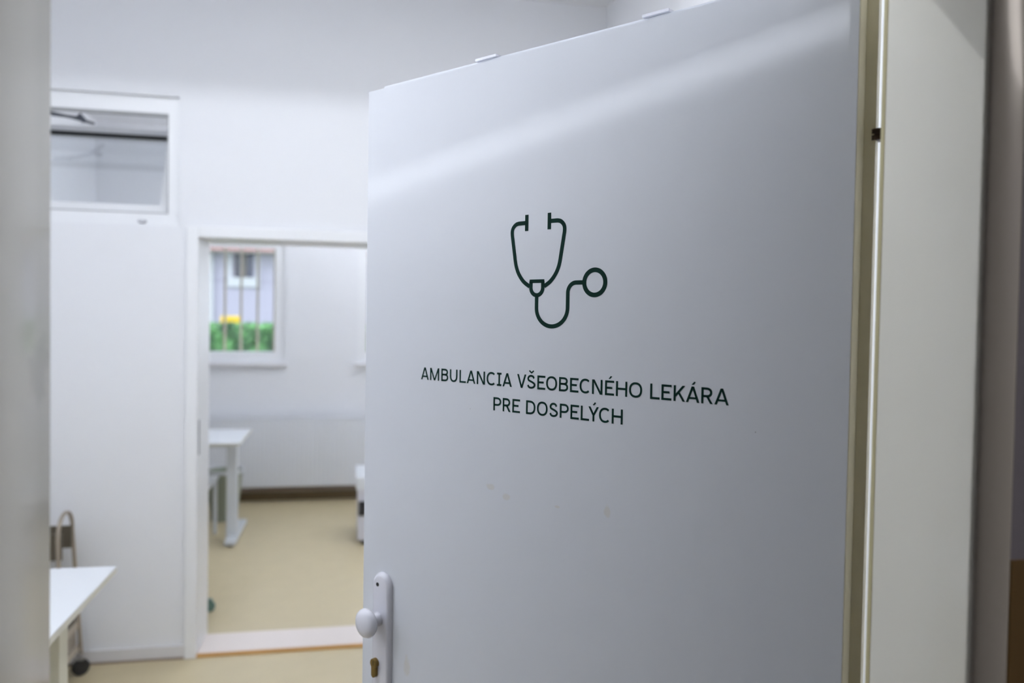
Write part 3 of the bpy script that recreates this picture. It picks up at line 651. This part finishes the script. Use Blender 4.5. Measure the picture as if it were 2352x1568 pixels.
for xx in (-1.155, -1.615):
    for yy in (3.26, 3.735):
        b = bmesh.new(); lathe(b, [(0, -.013), (.031, -.013), (.036, -.008), (.036, .008), (.031, .013), (0, .013)], (xx+.018, yy, .036), (.6, -.8, 0), 22)
        w_ = obj('caster', b, rubber_m, ct, True); w_['label'] = 'black caster wheel'
        b = bmesh.new(); bx(b, xx+.002, xx+.032, yy-.016, yy+.016, .070, .078); tube(b, [(xx+.014, yy, .078), (xx+.014, yy, .098)], .008, 8); obj('fork', b, steel_m, w_)

# ------------------------------------------------------------------ ceiling lights (unseen; panels and pendant added to brighten the rooms)
L1 = thing('ceiling_light', 'finned fluorescent ceiling light in the treatment room', 'ceiling light', (-.6, 1.7, ZC))
b = bmesh.new(); LX0, LX1, LY = -1.50, .30, 1.70
bx(b, LX0, LX1, LY-.40, LY+.40, ZC-.020, ZC-.001)
bx(b, LX0, LX1, LY+.396, LY+.40, 3.006, ZC-.020); bx(b, LX0, LX1, LY-.40, LY-.396, 3.006, ZC-.020); bx(b, LX0-.004, LX0, LY-.40, LY+.40, 3.006, ZC-.001); bx(b, LX1, LX1+.004, LY-.40, LY+.40, 3.006, ZC-.001)
obj('housing', b, lamp_m, L1)
b = bmesh.new(); tube(b, [(LX0+.1, LY, 3.10), (LX1-.1, LY, 3.10)], .013, 12); obj('lamp_tube', b, tube_e, L1, True)
def panel(name, lab, x0, x1, y0, y1, z, m_, grp=None):
    t = thing(name, lab, 'ceiling light', ((x0+x1)/2, (y0+y1)/2, z), grp)
    b = bmesh.new(); bx(b, x0-.02, x1+.02, y0-.02, y0, z-.03, z-.001); bx(b, x0-.02, x1+.02, y1, y1+.02, z-.03, z-.001); bx(b, x0-.02, x0, y0, y1, z-.03, z-.001); bx(b, x1, x1+.02, y0, y1, z-.03, z-.001); obj('frame', b, lamp_m, t)
    obj('diffuser', box(x0, x1, y0, y1, z-.026, z-.001), m_, t)
panel('added_panel_light', 'added fill panel on the treatment room ceiling at left', -1.45, -.85, .95, 1.25, ZC, panel_e)
panel('added_panel_light', 'added fill panel on the treatment room ceiling behind the open door', -.2, .4, 1.9, 2.5, ZC, panel3_e)
panel('added_panel_light', 'added fill panel on the back room ceiling at left', -1.7, -1.1, 4.9, 5.5, ZC, panel2_e)
t = thing('added_fill_pendant', 'added glowing fill box in the back room, right of the doorway', 'fill light', (.6, 5.7, 2.75))
obj('tray', box(.26, .94, 5.36, 6.04, 2.700, 2.718), lamp_m, t)
obj('diffuser', box(.3, .9, 5.4, 6.0, 2.72, 2.77), mat('added_fill_box', (.92, .95, 1.0), .5, emit=PEND), t)
for xx in (.4, .8):
    b = bmesh.new(); tube(b, [(xx, 5.7, 2.77), (xx, 5.7, ZC)], .003, 6); obj('cable', b, lamp_m, t)
panel('added_panel_light', 'added dim fill panel on the corridor ceiling', 1.6, 2.3, -.75, -.05, 2.62, corr_e)
ll = thing('added_streak_lamp', 'added lamp body for the door streak, behind the viewer in the corridor', 'lamp', (.345, -1.62, 2.38))  # body added around the streak beam
b = bmesh.new(); bx(b, -.01, .70, -1.72, -1.66, 2.37, 2.43); tube(b, [(.1, -1.69, 2.43), (.1, -1.69, 2.62)], .004, 6); tube(b, [(.6, -1.69, 2.43), (.6, -1.69, 2.62)], .004, 6); obj('housing', b, lamp_m, ll)

# ------------------------------------------------------------------ outside the back window
struct('ground', box(-14, 8, YB+.30, 30, -.3, -.2), grass_m, 'grass outside the back room', 'ground')
def hedge():
    b = bmesh.new(); x0, x1, y0, y1, z0, z1 = -4.5, 1.5, 11.9, 12.9, -.2, 1.42
    nx, nz, ny = 120, 34, 20
    def disp(p):
        q = Vector(p)
        return q + Vector((random.uniform(-.03, .03), random.uniform(-.06, .06), random.uniform(-.035, .035)))
    def grid(fn, na, nb):
        g = [[b.verts.new(disp(fn(i/na, j/nb))) for j in range(nb+1)] for i in range(na+1)]
        for i in range(na):
            for j in range(nb): b.faces.new((g[i][j], g[i+1][j], g[i+1][j+1], g[i][j+1]))
    grid(lambda a, c: (x0+(x1-x0)*a, y0, z0+(z1-z0)*c), nx, nz)
    grid(lambda a, c: (x0+(x1-x0)*a, y0+(y1-y0)*c, z1), nx, ny)
    grid(lambda a, c: (x0+(x1-x0)*a, y1, z0+(z1-z0)*c), nx, nz)
    # leaf tufts
    for _ in range(5000):
        x_ = random.uniform(x0, x1); z_ = random.uniform(z0+.3, z1+.03); y_ = y0-random.uniform(0, .07)
        if random.random() < .25: y_ = random.uniform(y0, y1); z_ = z1+random.uniform(0, .05)
        s_ = random.uniform(.02, .045); d1 = Vector((random.gauss(0, 1), random.gauss(0, 1), random.gauss(0, 1))).normalized(); d2 = d1.orthogonal().normalized()
        c_ = Vector((x_, y_, z_))
        b.faces.new([b.verts.new(c_+d1*s_), b.verts.new(c_+d2*s_*.6), b.verts.new(c_-d1*s_), b.verts.new(c_-d2*s_*.6)])
    return b
tag(obj('hedge', hedge(), hedge_m), 'clipped green hedge seen through the left back window', 'hedge')
yb = thing('yellow_box', 'yellow utility box showing above the hedge', 'box', (-1.84, 13.15, -.2))
b = bmesh.new(); bx(b, -1.995, -1.705, 13.10, 13.27, 1.36, 1.575); bevel(b, .01); obj('box_body', b, yellow_m, yb)
b = bmesh.new(); bx(b, -1.87, -1.83, 13.16, 13.20, -.2, 1.36); obj('post', b, bar_m, yb)
hs = thing('neighbour_house', 'lavender-white house with a small dark window behind the hedge', 'house', (-3, 20, -.2))
b = bmesh.new(); hx0, hx1 = -2.74, -2.30
bx(b, -9, hx0, 20, 24, -.2, 3.30); bx(b, hx1, 3, 20, 24, -.2, 3.30); bx(b, hx0, hx1, 20, 24, -.2, 2.50); bx(b, hx0, hx1, 20.3, 24, 2.50, 3.30); bx(b, hx0, hx1, 20, 20.3, 3.10, 3.30); obj('wall', b, house_m, hs)
b = bmesh.new(); bx(b, hx0-.14, hx1+.16, 19.93, 20.2, 2.28, 2.50); bx(b, hx0-.14, hx0-.05, 19.96, 20.0, 2.50, 3.10); bx(b, hx1+.06, hx1+.15, 19.96, 20.0, 2.50, 3.10); wsill = obj('window_surround', b, sill_m, hs)
b = bmesh.new(); bx(b, hx0, hx1, 20.18, 20.22, 2.50, 3.10); wn = obj('window', b, hglass_m, hs)
b = bmesh.new(); bx(b, hx0, hx0+.04, 20.14, 20.18, 2.5, 3.10); bx(b, (hx0+hx1)/2-.04, (hx0+hx1)/2+.04, 20.14, 20.18, 2.5, 3.10); obj('window_bar', b, plate_m, wn)
b = bmesh.new(); bx(b, -9.3, 3.3, 19.55, 24.4, 3.11, 3.33); rf = obj('roof', b, roof_m, hs)
b = bmesh.new(); bx(b, -9.3, 3.3, 19.50, 19.58, 3.05, 3.11); obj('gutter', b, plate_m, rf)
b = bmesh.new(); tube(b, [(-3.24, 19.93, -.2), (-3.24, 19.93, 3.15)], .05, 10); obj('downspout', b, sill_m, hs, True)
